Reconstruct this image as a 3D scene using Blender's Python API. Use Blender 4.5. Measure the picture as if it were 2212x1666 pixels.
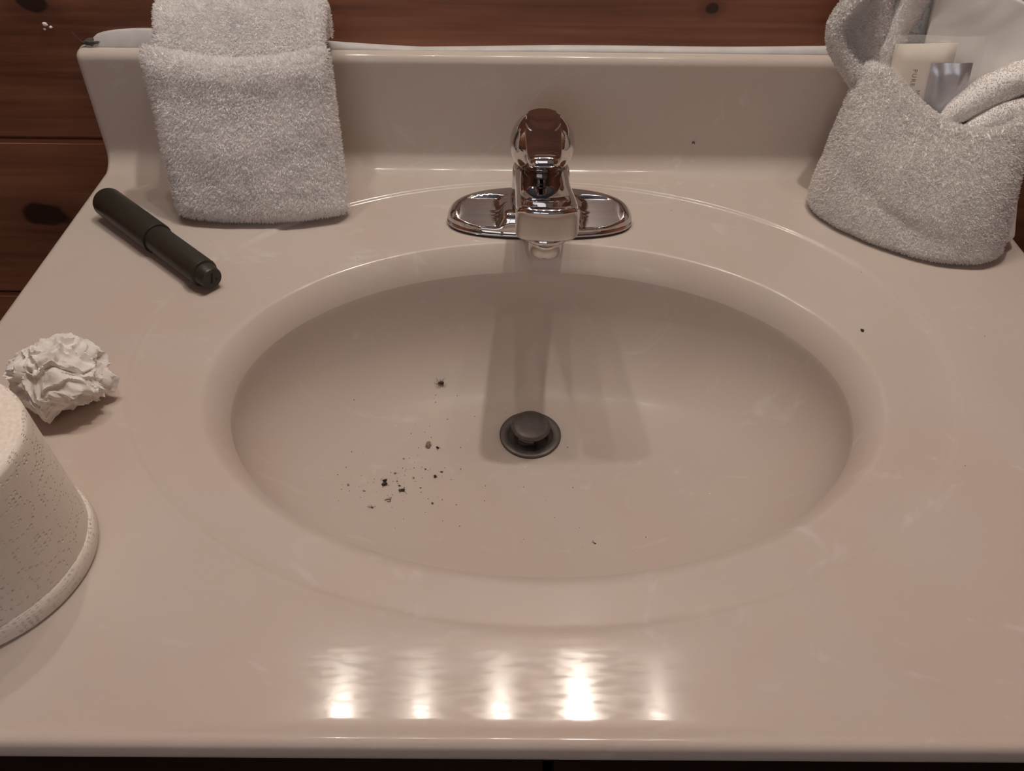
import bpy, math, random
import numpy as np
from mathutils import Matrix, Vector
from mathutils.bvhtree import BVHTree
random.seed(7)
rng = np.random.default_rng(7)
for o in list(bpy.data.objects): bpy.data.objects.remove(o)
SC = bpy.context.scene
COL = SC.collection
PI = math.pi

# ------------------------------------------------------------------ camera, world, light, exposure
# metres; z = 0 is the counter deck, y grows towards the back wall, x = 0 is the middle of the basin
CAM = Vector((-0.02344, -0.42571, 0.37626))
cam_d = bpy.data.cameras.new('camera'); cam_d.sensor_fit = 'HORIZONTAL'; cam_d.sensor_width = 36.0
cam_d.lens = 1711.852 / 2212 * 36.0; cam_d.clip_start = 0.01
cam = bpy.data.objects.new('camera', cam_d); COL.objects.link(cam)
rot = Matrix(((0.99995293, -0.00860568, -0.00448123), (0.00284685, 0.70176474, -0.71240308), (0.00927549, 0.71235679, 0.7017562)))
cam.matrix_world = Matrix.Translation(CAM) @ rot.to_4x4()
SC.camera = cam
w = bpy.data.worlds.new('world'); SC.world = w; w.use_nodes = True
w.node_tree.nodes['Background'].inputs[0].default_value = (0.75, 0.82, 1.0, 1)
w.node_tree.nodes['Background'].inputs[1].default_value = 0.35
SC.view_settings.view_transform = 'Standard'; SC.view_settings.look = 'None'
SC.view_settings.gamma = 1.0; SC.view_settings.use_curve_mapping = False
SC.view_settings.exposure = 2.60
SC.cycles.max_bounces = 12; SC.cycles.diffuse_bounces = 8; SC.cycles.sample_clamp_indirect = 4.0; SC.cycles.glossy_bounces = 7; SC.cycles.adaptive_threshold = 0.045; SC.cycles.transparent_max_bounces = 6; SC.cycles.transmission_bounces = 8
BULB_COLOR = (1.0, 0.895, 0.785)
BULBS = [(-0.334, 100), (-0.184, 62), (-0.034, 86), (0.116, 240), (0.266, 44)]     # x, strength of the five vanity bulbs
BULB_Y, BULB_Z = 0.185, 1.13
FILL_GLOW = ((0.93, 0.95, 1.0), 0.21)     # glow of an unseen window added behind the camera for frontal fill

# ------------------------------------------------------------------ material helpers
def new_mat(name):
    m = bpy.data.materials.new(name); m.use_nodes = True
    nt = m.node_tree
    return m, nt, nt.nodes['Principled BSDF']
def N(nt, t, **kw):
    n = nt.nodes.new(t)
    for k, v in kw.items():
        if k in ('operation', 'blend_type', 'data_type', 'noise_dimensions', 'feature', 'wave_type', 'interpolation_type', 'clamp', 'bands_direction'): setattr(n, k, v)
        else: n.inputs[k].default_value = v
    return n
def L_(nt, a, b): nt.links.new(a, b)
def ramp(nt, fac, stops):
    r = nt.nodes.new('ShaderNodeValToRGB'); L_(nt, fac, r.inputs[0])
    e = r.color_ramp.elements
    while len(e) < len(stops): e.new(0.5)
    for i, (p, c) in enumerate(stops):
        e[i].position = p; e[i].color = (c[0], c[1], c[2], 1) if len(c) == 3 else c
    return r
def coords(nt, scale=(1, 1, 1), loc=(0, 0, 0), rot=(0, 0, 0)):
    tc = nt.nodes.new('ShaderNodeTexCoord'); mp = nt.nodes.new('ShaderNodeMapping')
    mp.inputs['Scale'].default_value = scale; mp.inputs['Location'].default_value = loc; mp.inputs['Rotation'].default_value = rot
    L_(nt, tc.outputs['Object'], mp.inputs['Vector'])
    return mp.outputs[0]
def simple(name, col, rough=0.5, metal=0.0, noise=0.0, scale=40, bump=0.0, **kw):
    m, nt, b = new_mat(name)
    b.inputs['Roughness'].default_value = rough; b.inputs['Metallic'].default_value = metal
    for k, v in kw.items(): b.inputs[k].default_value = v
    n = N(nt, 'ShaderNodeTexNoise', Scale=scale, Detail=4.0); L_(nt, coords(nt), n.inputs['Vector'])
    lo = [max(0, c * (1 - noise)) for c in col]; hi = [min(1, c * (1 + noise)) for c in col]
    r = ramp(nt, n.outputs['Fac'], [(0.3, lo), (0.7, hi)]); L_(nt, r.outputs[0], b.inputs['Base Color'])
    if bump:
        bp = N(nt, 'ShaderNodeBump', Strength=bump, Distance=0.001); L_(nt, n.outputs['Fac'], bp.inputs['Height']); L_(nt, bp.outputs[0], b.inputs['Normal'])
    return m

def marble_mat(name='cultured_marble', coat=0.27, c0=0.07, c1=0.13):
    m, nt, b = new_mat(name)
    v = coords(nt)
    n1 = N(nt, 'ShaderNodeTexNoise', Scale=5.0, Detail=5.0, Distortion=1.6); L_(nt, v, n1.inputs['Vector'])
    n2 = N(nt, 'ShaderNodeTexNoise', Scale=9.0, Detail=8.0, Distortion=3.2, Roughness=0.6); L_(nt, coords(nt, (1, 1.6, 1), (3, 1, 2)), n2.inputs['Vector'])
    base = ramp(nt, n1.outputs['Fac'], [(0.3, (0.575, 0.485, 0.430)), (0.5, (0.580, 0.512, 0.460)), (0.72, (0.585, 0.525, 0.475))])
    vein = ramp(nt, n2.outputs['Fac'], [(0.60, (0, 0, 0)), (0.74, (1, 1, 1))])
    mx = N(nt, 'ShaderNodeMix', data_type='RGBA'); L_(nt, vein.outputs[0], mx.inputs[0]); L_(nt, base.outputs[0], mx.inputs[6])
    sc = N(nt, 'ShaderNodeMath', operation='MULTIPLY'); sc.inputs[1].default_value = 0.80; L_(nt, vein.outputs[0], sc.inputs[0]); L_(nt, sc.outputs[0], mx.inputs[0])
    mx.inputs[7].default_value = (0.66, 0.62, 0.58, 1)
    L_(nt, mx.outputs[2], b.inputs['Base Color'])
    # worn gel coat: slightly uneven gloss from wiping
    s = N(nt, 'ShaderNodeTexNoise', Scale=1.0, Detail=3.0); L_(nt, coords(nt, (90, 320, 90)), s.inputs['Vector'])
    rc = ramp(nt, s.outputs['Fac'], [(0.35, (c0,) * 3), (0.65, (c1,) * 3)]); L_(nt, rc.outputs[0], b.inputs['Coat Roughness'])
    b.inputs['Roughness'].default_value = 0.32
    # the basin floor is dulled by scrubbing
    tc = nt.nodes.new('ShaderNodeTexCoord'); sx = nt.nodes.new('ShaderNodeSeparateXYZ'); L_(nt, tc.outputs['Object'], sx.inputs[0])
    mr = N(nt, 'ShaderNodeMapRange'); mr.inputs['From Min'].default_value = -0.055; mr.inputs['From Max'].default_value = -0.018; mr.inputs['To Min'].default_value = 0.02; mr.inputs['To Max'].default_value = coat
    L_(nt, sx.outputs['Z'], mr.inputs['Value']); L_(nt, mr.outputs[0], b.inputs['Coat Weight'])
    b.inputs['Specular IOR Level'].default_value = 0.12
    return m

KNOTS = [(-0.421, 0.137, 0.013, 0.0085), (-0.494, -0.067, 0.026, 0.013), (0.143, 0.139, 0.0060, 0.0050), (0.62, 0.08, 0.012, 0.01), (-0.78, 0.05, 0.014, 0.01), (-0.9, -0.1, 0.016, 0.012)]
def wood_mat(name, dark, mid, light, knots=(), rough=0.42):
    m, nt, b = new_mat(name)
    n0 = N(nt, 'ShaderNodeTexNoise', Scale=1.0, Detail=3.0); L_(nt, coords(nt, (2.0, 2.0, 9.0)), n0.inputs['Vector'])
    n1 = N(nt, 'ShaderNodeTexNoise', Scale=1.0, Detail=9.0, Distortion=0.6, Roughness=0.65); L_(nt, coords(nt, (5.0, 30.0, 130.0)), n1.inputs['Vector'])
    n2 = N(nt, 'ShaderNodeTexNoise', Scale=1.0, Detail=4.0, Distortion=1.2); L_(nt, coords(nt, (2.4, 12.0, 42.0), (4, 0, 7)), n2.inputs['Vector'])
    a = N(nt, 'ShaderNodeMath', operation='ADD'); L_(nt, n1.outputs['Fac'], a.inputs[0]); L_(nt, n2.outputs['Fac'], a.inputs[1])
    a2 = N(nt, 'ShaderNodeMath', operation='ADD'); L_(nt, a.outputs[0], a2.inputs[0]); L_(nt, n0.outputs['Fac'], a2.inputs[1])
    dv = N(nt, 'ShaderNodeMath', operation='DIVIDE'); dv.inputs[1].default_value = 3.0; L_(nt, a2.outputs[0], dv.inputs[0])
    r = ramp(nt, dv.outputs[0], [(0.38, dark), (0.50, mid), (0.62, light)])
    col = r.outputs[0]
    tc = nt.nodes.new('ShaderNodeTexCoord')
    wob = N(nt, 'ShaderNodeTexNoise', Scale=70.0, Detail=3.0); L_(nt, tc.outputs['Object'], wob.inputs['Vector'])
    for (kx, kz, rx, rz) in knots:
        mp = nt.nodes.new('ShaderNodeMapping'); L_(nt, tc.outputs['Object'], mp.inputs['Vector'])
        mp.inputs['Scale'].default_value = (1 / rx, 0, 1 / rz); mp.inputs['Location'].default_value = (-kx / rx, 0, -kz / rz)
        ln = N(nt, 'ShaderNodeVectorMath', operation='LENGTH'); L_(nt, mp.outputs[0], ln.inputs[0])
        ad = N(nt, 'ShaderNodeMath', operation='ADD'); L_(nt, ln.outputs['Value'], ad.inputs[0])
        sb = N(nt, 'ShaderNodeMath', operation='MULTIPLY_ADD'); sb.inputs[1].default_value = 0.9; sb.inputs[2].default_value = -0.45; L_(nt, wob.outputs['Fac'], sb.inputs[0]); L_(nt, sb.outputs[0], ad.inputs[1])
        rk = ramp(nt, ad.outputs[0], [(0.0, (0.85,) * 3), (0.5, (1,) * 3)])
        k2 = N(nt, 'ShaderNodeMath', operation='DIVIDE'); k2.inputs[1].default_value = 2.4; L_(nt, ad.outputs[0], k2.inputs[0])
        rk = ramp(nt, k2.outputs[0], [(0.34, (0.93,) * 3), (0.44, (0.35,) * 3), (1.0, (0,) * 3)])
        mx = N(nt, 'ShaderNodeMix', data_type='RGBA'); L_(nt, rk.outputs[0], mx.inputs[0]); L_(nt, col, mx.inputs[6]); mx.inputs[7].default_value = (0.020, 0.0085, 0.006, 1)
        col = mx.outputs[2]
    L_(nt, col, b.inputs['Base Color']); b.inputs['Roughness'].default_value = rough
    bp = N(nt, 'ShaderNodeBump', Strength=0.15, Distance=0.0008); L_(nt, n1.outputs['Fac'], bp.inputs['Height']); L_(nt, bp.outputs[0], b.inputs['Normal'])
    return m

def terry_mat(name, col, bump=0.5):
    m, nt, b = new_mat(name)
    n = N(nt, 'ShaderNodeTexNoise', Scale=420.0, Detail=3.0); L_(nt, coords(nt), n.inputs['Vector'])
    n2 = N(nt, 'ShaderNodeTexNoise', Scale=24.0, Detail=2.0); L_(nt, coords(nt), n2.inputs['Vector'])
    r = ramp(nt, n2.outputs['Fac'], [(0.3, [c * 0.95 for c in col]), (0.7, col)]); L_(nt, r.outputs[0], b.inputs['Base Color'])
    bp = N(nt, 'ShaderNodeBump', Strength=bump, Distance=0.001); L_(nt, n.outputs['Fac'], bp.inputs['Height']); L_(nt, bp.outputs[0], b.inputs['Normal'])
    b.inputs['Roughness'].default_value = 0.95; b.inputs['Sheen Weight'].default_value = 0.15; b.inputs['Specular IOR Level'].default_value = 0.1
    if bump == 0.0:
        tb = nt.nodes.new('ShaderNodeBsdfTranslucent'); L_(nt, r.outputs[0], tb.inputs[0])
        ms = nt.nodes.new('ShaderNodeMixShader'); ms.inputs[0].default_value = 0.42
        L_(nt, b.outputs[0], ms.inputs[1]); L_(nt, tb.outputs[0], ms.inputs[2]); L_(nt, ms.outputs[0], nt.nodes['Material Output'].inputs[0])
    return m

def tissue_roll_mat():
    # embossed paper: rows of dots arranged in ovals on the roll's side (height only)
    m, nt, b = new_mat('embossed_tissue')
    b.inputs['Base Color'].default_value = (0.80, 0.75, 0.68, 1); b.inputs['Roughness'].default_value = 0.95; b.inputs['Specular IOR Level'].default_value = 0.1
    uv = nt.nodes.new('ShaderNodeUVMap')
    def mapped(sx, sy):
        mp = nt.nodes.new('ShaderNodeMapping'); mp.inputs['Scale'].default_value = (sx, sy, 1); L_(nt, uv.outputs[0], mp.inputs[0]); return mp.outputs[0]
    dots = N(nt, 'ShaderNodeTexVoronoi', Scale=1.0, Randomness=0.25); L_(nt, mapped(120, 34), dots.inputs['Vector'])
    dr = ramp(nt, dots.outputs['Distance'], [(0.12, (1,) * 3), (0.34, (0,) * 3)])
    big = N(nt, 'ShaderNodeTexVoronoi', Scale=1.0, Randomness=0.7); L_(nt, mapped(15, 4.4), big.inputs['Vector'])
    sn = N(nt, 'ShaderNodeMath', operation='MULTIPLY'); sn.inputs[1].default_value = 26.0; L_(nt, big.outputs['Distance'], sn.inputs[0])
    si = N(nt, 'ShaderNodeMath', operation='SINE'); L_(nt, sn.outputs[0], si.inputs[0])
    br = ramp(nt, si.outputs[0], [(0.45, (0,) * 3), (0.6, (1,) * 3)])
    mul = N(nt, 'ShaderNodeMath', operation='MULTIPLY'); L_(nt, dr.outputs[0], mul.inputs[0]); L_(nt, br.outputs[0], mul.inputs[1])
    bp = N(nt, 'ShaderNodeBump', Strength=0.85, Distance=0.0008); bp.invert = True; L_(nt, mul.outputs[0], bp.inputs['Height'])
    fn = N(nt, 'ShaderNodeTexNoise', Scale=900.0); L_(nt, coords(nt), fn.inputs['Vector'])
    b2 = N(nt, 'ShaderNodeBump', Strength=0.25, Distance=0.0005); L_(nt, fn.outputs['Fac'], b2.inputs['Height']); L_(nt, bp.outputs[0], b2.inputs['Normal'])
    L_(nt, b2.outputs[0], b.inputs['Normal'])
    return m

M = {}
M['marble'] = marble_mat()
M['wood'] = wood_mat('stained_knotty_pine', (0.150, 0.056, 0.032), (0.260, 0.102, 0.055), (0.36, 0.150, 0.082), KNOTS)
M['cabinet'] = wood_mat('dark_cabinet_wood', (0.03, 0.015, 0.009), (0.05, 0.026, 0.016), (0.075, 0.04, 0.022))
M['chrome'] = simple('chrome', (0.62, 0.60, 0.60), 0.025, 1.0, 0.04, 60)
M['chrome_dull'] = simple('chrome_water_spotted', (0.60, 0.58, 0.575), 0.16, 1.0, 0.12, 90)
M['drain'] = simple('tarnished_drain_metal', (0.15, 0.134, 0.126), 0.5, 0.75, 0.16, 160, 0.1)
M['drain_dark'] = simple('dark_drain_pipe', (0.02, 0.017, 0.015), 0.7, 0.3, 0.2)
M['gasket'] = simple('dark_gasket', (0.05, 0.04, 0.036), 0.6)
M['caulk'] = simple('grey_white_caulk', (0.60, 0.58, 0.58), 0.55, 0, 0.08, 60, 0.3)
M['caulk_dark'] = simple('dirty_caulk', (0.09, 0.085, 0.075), 0.8, 0, 0.4, 200, 0.5)
M['terry'] = terry_mat('white_terry', (0.945, 0.935, 0.935))
M['pile'] = terry_mat('white_terry_pile', (0.975, 0.965, 0.965), 0.0)
M['wc_terry'] = terry_mat('cream_white_terry', (0.86, 0.84, 0.825))
M['wc_pile'] = terry_mat('cream_white_terry_pile', (0.89, 0.87, 0.855), 0.0)
M['band'] = terry_mat('smooth_towel_band', (0.78, 0.76, 0.74), 0.12)
M['plastic'] = simple('dark_olive_plastic', (0.027, 0.025, 0.018), 0.42, 0, 0.12, 220, 0.06)
M['plastic_mark'] = simple('dark_slot', (0.008, 0.008, 0.006), 0.8)
M['tissue'] = simple('white_tissue_paper', (0.82, 0.80, 0.78), 0.9, 0, 0.03, 150, 0.12)
M['roll'] = tissue_roll_mat()
M['roll_end'] = simple('roll_cut_end', (0.84, 0.77, 0.70), 0.95, 0, 0.08, 500, 0.5)
M['card'] = simple('brown_cardboard', (0.32, 0.22, 0.14), 0.9)
M['cream'] = simple('cream_packet_paper', (0.88, 0.82, 0.72), 0.4, 0, 0.03)
M['ink'] = simple('dark_print', (0.12, 0.10, 0.085), 0.7)
M['foil'] = simple('silver_foil', (0.50, 0.49, 0.52), 0.3, 0.85, 0.12, 55, 0.5)
M['insect'] = simple('black_chitin', (0.014, 0.009, 0.006), 0.5, 0, 0.3, 900)
M['insect_brown'] = simple('brown_chitin', (0.035, 0.018, 0.009), 0.5, 0, 0.4, 900)
M['insect_leg'] = simple('translucent_brown_leg', (0.10, 0.065, 0.04), 0.6)
M['crumb'] = simple('brown_crumb', (0.13, 0.085, 0.062), 0.9, 0, 0.3, 900)
M['crumb_pale'] = simple('pale_brown_husk', (0.26, 0.18, 0.14), 0.8, 0, 0.3, 900)
M['crumb_white'] = simple('white_flake', (0.85, 0.80, 0.72), 0.8)
M['wall_paint'] = simple('grey_wall_paint', (0.50, 0.49, 0.48), 0.9)
M['plaster'] = simple('blue_grey_paint', (0.11, 0.125, 0.165), 0.9, 0, 0.03, 8)
M['floor'] = simple('dark_floor_tile', (0.05, 0.038, 0.032), 0.5, 0, 0.2, 6)
M['fixture'] = simple('brushed_nickel', (0.6, 0.58, 0.55), 0.3, 1.0)
def film_mat():
    m, nt, b = new_mat('clear_plastic_film')
    b.inputs['Base Color'].default_value = (0.95, 0.94, 0.92, 1); b.inputs['Roughness'].default_value = 0.22; b.inputs['Alpha'].default_value = 0.12
    n = N(nt, 'ShaderNodeTexNoise', Scale=60.0, Detail=3.0); L_(nt, coords(nt, (1, 1, 2.2)), n.inputs['Vector'])
    bp = N(nt, 'ShaderNodeBump', Strength=0.5, Distance=0.002); L_(nt, n.outputs['Fac'], bp.inputs['Height']); L_(nt, bp.outputs[0], b.inputs['Normal'])
    return m
M['film'] = film_mat()
def glow_mat(name, s):
    m, nt, b = new_mat(name)
    b.inputs['Base Color'].default_value = (0.9, 0.9, 0.9, 1); b.inputs['Emission Color'].default_value = (*BULB_COLOR, 1); b.inputs['Emission Strength'].default_value = s
    return m

# ------------------------------------------------------------------ object helpers
def obj(name, verts, faces, mat, parent=None, smooth=True, sharp=None):
    me = bpy.data.meshes.new(name)
    me.from_pydata([tuple(map(float, v)) for v in verts], [], [tuple(int(i) for i in f) for f in faces]); me.update()
    if smooth:
        me.polygons.foreach_set('use_smooth', [True] * len(me.polygons))
        if sharp: me.set_sharp_from_angle(angle=math.radians(sharp))
    me.materials.append(M[mat] if isinstance(mat, str) else mat)
    o = bpy.data.objects.new(name, me); COL.objects.link(o)
    if parent: o.parent = parent
    return o
def tag(o, label, cat, group=None):
    o['label'] = label; o['category'] = cat
    if group: o['group'] = group
    return o
def thing(name, label, cat, group=None, loc=(0, 0, 0)):
    o = bpy.data.objects.new(name, None); o.empty_display_size = 0.02; o.location = loc; COL.objects.link(o)
    return tag(o, label, cat, group)
def struct(o): o['kind'] = 'structure'; return o
def keep_world(o, parent):
    """parent a mesh that was written in world coordinates"""
    o.parent = parent
    o.matrix_parent_inverse = Matrix.Translation(-Vector(parent.location))
    return o
def box(lo, hi):
    x0, y0, z0 = lo; x1, y1, z1 = hi
    v = [(x0, y0, z0), (x1, y0, z0), (x1, y1, z0), (x0, y1, z0), (x0, y0, z1), (x1, y0, z1), (x1, y1, z1), (x0, y1, z1)]
    f = [(0, 3, 2, 1), (4, 5, 6, 7), (0, 1, 5, 4), (1, 2, 6, 5), (2, 3, 7, 6), (3, 0, 4, 7)]
    return v, f
def grid_faces(nr, nc, closed=False, off=0):
    f = []
    for i in range(nr - 1):
        for j in range(nc if closed else nc - 1):
            k = (j + 1) % nc
            f.append((off + i * nc + j, off + i * nc + k, off + (i + 1) * nc + k, off + (i + 1) * nc + j))
    return f
def loft(rows, closed=True, cap0=True, cap1=True):
    n = len(rows[0]); v = [p for r in rows for p in r]; f = grid_faces(len(rows), n, closed)
    if closed and cap0: f.append(tuple(range(n - 1, -1, -1)))
    if closed and cap1: f.append(tuple((len(rows) - 1) * n + i for i in range(n)))
    return v, f
def lathe(prof, seg=48, axis=None, org=(0, 0, 0)):
    """prof: (r, h) list; axis defaults to z"""
    ax = Vector(axis or (0, 0, 1)).normalized()
    e1 = ax.orthogonal().normalized(); e2 = ax.cross(e1); o = Vector(org)
    rows = [[o + ax * h + (e1 * math.cos(2 * PI * j / seg) + e2 * math.sin(2 * PI * j / seg)) * max(r, 1e-5) for j in range(seg)] for r, h in prof]
    return loft(rows, True, True, True)
def join(*parts):
    V, F = [], []
    for v, f in parts:
        o = len(V); V += list(v); F += [tuple(i + o for i in q) for q in f]
    return V, F
def smooth_path(pts, n):
    """Catmull-Rom resample of a list of tuples"""
    P = np.array(pts, float); m = len(P)
    out = []
    ts = np.linspace(0, m - 1, n)
    for t in ts:
        i = min(int(t), m - 2); u = t - i
        p0 = P[max(i - 1, 0)]; p1 = P[i]; p2 = P[i + 1]; p3 = P[min(i + 2, m - 1)]
        out.append(0.5 * ((2 * p1) + (-p0 + p2) * u + (2 * p0 - 5 * p1 + 4 * p2 - p3) * u * u + (-p0 + 3 * p1 - 3 * p2 + p3) * u ** 3))
    return np.array(out)
def tube(path, radii, seg=8):
    path = [Vector(p) for p in path]
    if not hasattr(radii, '__len__'): radii = [radii] * len(path)
    rows = []
    for i, p in enumerate(path):
        t = (path[min(i + 1, len(path) - 1)] - path[max(i - 1, 0)]).normalized()
        e1 = (t.cross(Vector((0, 0, 1))) if abs(t.z) < 0.95 else t.cross(Vector((1, 0, 0)))).normalized(); e2 = e1.cross(t)
        rows.append([p + (e1 * math.cos(2 * PI * j / seg) + e2 * math.sin(2 * PI * j / seg)) * radii[i] for j in range(seg)])
    return loft(rows)
def vnoise(p, s, seed=0):
    from mathutils import noise
    return noise.noise(Vector((p[0] * s + seed * 7.3, p[1] * s - seed * 3.1, p[2] * s + seed)))

def edge_samples(n, length, T):
    """parameter values 0..1 clustered near both ends so that a rounded edge of radius T is resolved"""
    e = [T * (1 - math.cos(a)) for a in np.linspace(0, PI / 2, 6)]
    mid = list(np.linspace(T, length - T, n))[1:-1]
    s = e + mid + [length - x for x in reversed(e)]
    return np.array(s) / length
def pillow(mid, W, H, T, nu=40, nv=40, wob=0.0, seed=0, Tn=None):
    """a closed cloth slab of half thickness T about the surface mid(u, v), u and v in 0..1, with rounded edges"""
    us = edge_samples(nu, W, T); vs = edge_samples(nv, H, T); e = 1e-3
    F_, B_ = [], []
    for a in vs:
        fr, br = [], []
        for b in us:
            p = np.array(mid(b, a)); pu = np.array(mid(min(b + e, 1), a)) - np.array(mid(max(b - e, 0), a)); pv = np.array(mid(b, min(a + e, 1))) - np.array(mid(b, max(a - e, 0)))
            n = np.cross(pu, pv); n = n / (np.linalg.norm(n) + 1e-12)
            k = 1.0
            for d in (b * W, (1 - b) * W, a * H, (1 - a) * H): k *= math.sqrt(max(0, 1 - (1 - min(d / T, 1)) ** 2))
            t = T * k
            if wob:
                q = wob * vnoise(p, 38, seed) + 0.5 * wob * vnoise(p, 95, seed + 3)
                p = p + n * q
            fr.append(p + n * t); br.append(p - n * t)
        F_.append(fr); B_.append(br)
    nr, nc = len(vs), len(us)
    V = [p for r in F_ for p in r]; idx = {}
    back = [[0] * nc for _ in range(nr)]
    for i in range(nr):
        for j in range(nc):
            if i in (0, nr - 1) or j in (0, nc - 1): back[i][j] = i * nc + j
            else: back[i][j] = len(V); V.append(B_[i][j])
    F = grid_faces(nr, nc)
    for i in range(nr - 1):
        for j in range(nc - 1): F.append((back[i][j], back[i + 1][j], back[i + 1][j + 1], back[i][j + 1]))
    return V, F
def pile(parent, V, F, count, length, width, name='terry_pile', mat='pile', seed=1, keep=None):
    """terry loops: short bent tufts of real geometry scattered over a cloth surface"""
    r = np.random.default_rng(seed)
    V = np.array([tuple(p) for p in V]); tri = []
    for q in F:
        tri.append((q[0], q[1], q[2]))
        if len(q) == 4: tri.append((q[0], q[2], q[3]))
    tri = np.array(tri); A, B, C = V[tri[:, 0]], V[tri[:, 1]], V[tri[:, 2]]
    nr = np.cross(B - A, C - A); ar = np.linalg.norm(nr, axis=1) + 1e-15; nr = nr / ar[:, None]
    if keep is not None: ar = ar * keep((A + B + C) / 3, nr)
    k = r.choice(len(tri), count, p=ar / ar.sum())
    a, b = r.random(count), r.random(count); s = a + b > 1; a[s] = 1 - a[s]; b[s] = 1 - b[s]
    p = A[k] + (B[k] - A[k]) * a[:, None] + (C[k] - A[k]) * b[:, None]; n = nr[k]
    t = r.normal(size=(count, 3)); t -= n * (t * n).sum(1)[:, None]; t /= np.linalg.norm(t, axis=1)[:, None]
    u = np.cross(n, t)
    ln = length * (0.6 + 0.8 * r.random(count))[:, None]; lean = (0.15 + 0.75 * r.random(count))[:, None]
    d = n + t * lean * 0.7; d /= np.linalg.norm(d, axis=1)[:, None]
    d2 = n * 0.6 + t * lean * 1.5; d2 /= np.linalg.norm(d2, axis=1)[:, None]
    w_ = width * (0.7 + 0.6 * r.random(count))[:, None]
    p0 = p - n * 0.0006; p1 = p + d * ln * 0.6; p2 = p1 + d2 * ln * 0.5
    vs = np.stack([p0 - u * w_ * .5, p0 + u * w_ * .5, p1 + u * w_ * .6, p1 - u * w_ * .6, p2 + u * w_ * .25, p2 - u * w_ * .25], 1).reshape(-1, 3)
    base = np.arange(count)[:, None] * 6
    fs = np.concatenate([base + np.array([[0, 1, 2, 3]]), base + np.array([[3, 2, 4, 5]])], 0)
    me = bpy.data.meshes.new(name); me.vertices.add(len(vs)); me.vertices.foreach_set('co', vs.ravel())
    me.loops.add(fs.size); me.loops.foreach_set('vertex_index', fs.ravel().astype(np.int32))
    me.polygons.add(len(fs)); me.polygons.foreach_set('loop_start', np.arange(0, fs.size, 4, dtype=np.int32)); me.polygons.foreach_set('loop_total', np.full(len(fs), 4, dtype=np.int32))
    me.update(); me.validate(); me.materials.append(M[mat])
    o = bpy.data.objects.new(name, me); COL.objects.link(o); o.parent = parent; o['kind'] = 'stuff'
    return o

# ------------------------------------------------------------------ the room
WALL_Y = 0.264
FLOOR_Z, CEIL_Z = -0.80, 1.90
RX0, RX1, RY0 = -1.25, 1.15, -1.75
def slab(name, lo, hi, mat): return struct(obj(name, *box(lo, hi), mat, smooth=False))
slab('floor', (RX0 - .1, RY0 - .1, FLOOR_Z - .05), (RX1 + .1, WALL_Y + .15, FLOOR_Z), 'floor')
slab('ceiling', (RX0 - .1, RY0 - .1, CEIL_Z), (RX1 + .1, WALL_Y + .15, CEIL_Z + .05), 'plaster')
slab('wall_left', (RX0 - .05, RY0 - .1, FLOOR_Z), (RX0, WALL_Y + .1, CEIL_Z), 'wood')
slab('wall_right', (RX1, RY0 - .1, FLOOR_Z), (RX1 + .05, WALL_Y + .1, CEIL_Z), 'wood')
WX0, WX1, WZ0, WZ1 = -0.95, 0.15, 0.10, 1.10
struct(obj('wall_front', *join(box((RX0, RY0 - .06, FLOOR_Z), (WX0, RY0, CEIL_Z)), box((WX1, RY0 - .06, FLOOR_Z), (RX1, RY0, CEIL_Z)), box((WX0, RY0 - .06, FLOOR_Z), (WX1, RY0, WZ0)), box((WX0, RY0 - .06, WZ1), (WX1, RY0, CEIL_Z))), 'wall_paint', smooth=False))
mw, nt_, b_ = new_mat('emissive_fill_glass'); b_.inputs['Base Color'].default_value = (.6, .65, .7, 1); b_.inputs['Emission Color'].default_value = (*FILL_GLOW[0], 1); b_.inputs['Emission Strength'].default_value = FILL_GLOW[1]  # emissive fill material, brightens upright faces and tints the chrome
wn = struct(obj('fill_window_1', *join(box((WX0, RY0 - .05, WZ0), (WX0 + .05, RY0 + .012, WZ1)), box((WX1 - .05, RY0 - .05, WZ0), (WX1, RY0 + .012, WZ1)), box((WX0 + .05, RY0 - .05, WZ0), (WX1 - .05, RY0 + .012, WZ0 + .05)), box((WX0 + .05, RY0 - .05, WZ1 - .05), (WX1 - .05, RY0 + .012, WZ1)), box((-.42, RY0 - .05, WZ0 + .05), (-.38, RY0 + .012, WZ1 - .05))), 'cabinet', smooth=False))  # invented window frame that carries the added fill light
for x0, x1 in ((WX0 + .05, -.42), (-.38, WX1 - .05)): obj('fill_pane', *box((x0, RY0 - .035, WZ0 + .05), (x1, RY0 - .028, WZ1 - .05)), mw, wn, smooth=False)
wb = slab('wall_back', (RX0, WALL_Y + .016, FLOOR_Z), (RX1, WALL_Y + .06, CEIL_Z), 'cabinet')
# tongue and groove boards with small chamfers, seams at z = 0.015 and every 0.1825 m
zs = 0.0148
seams = [zs + 0.1825 * k for k in range(-5, 12)]
for z0, z1 in zip(seams[:-1], seams[1:]):
    z0 = max(z0, FLOOR_Z); z1 = min(z1, CEIL_Z)
    g, c = 0.0009, 0.0032
    prof = [(WALL_Y + .016, z0 + g), (WALL_Y + c, z0 + g), (WALL_Y, z0 + g + c), (WALL_Y, z1 - g - c), (WALL_Y + c, z1 - g), (WALL_Y + .016, z1 - g)]
    v, f = loft([[(x, y, z) for y, z in prof] for x in (RX0, RX1)])
    obj('plank', v, f, 'wood', wb, smooth=False)

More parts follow.
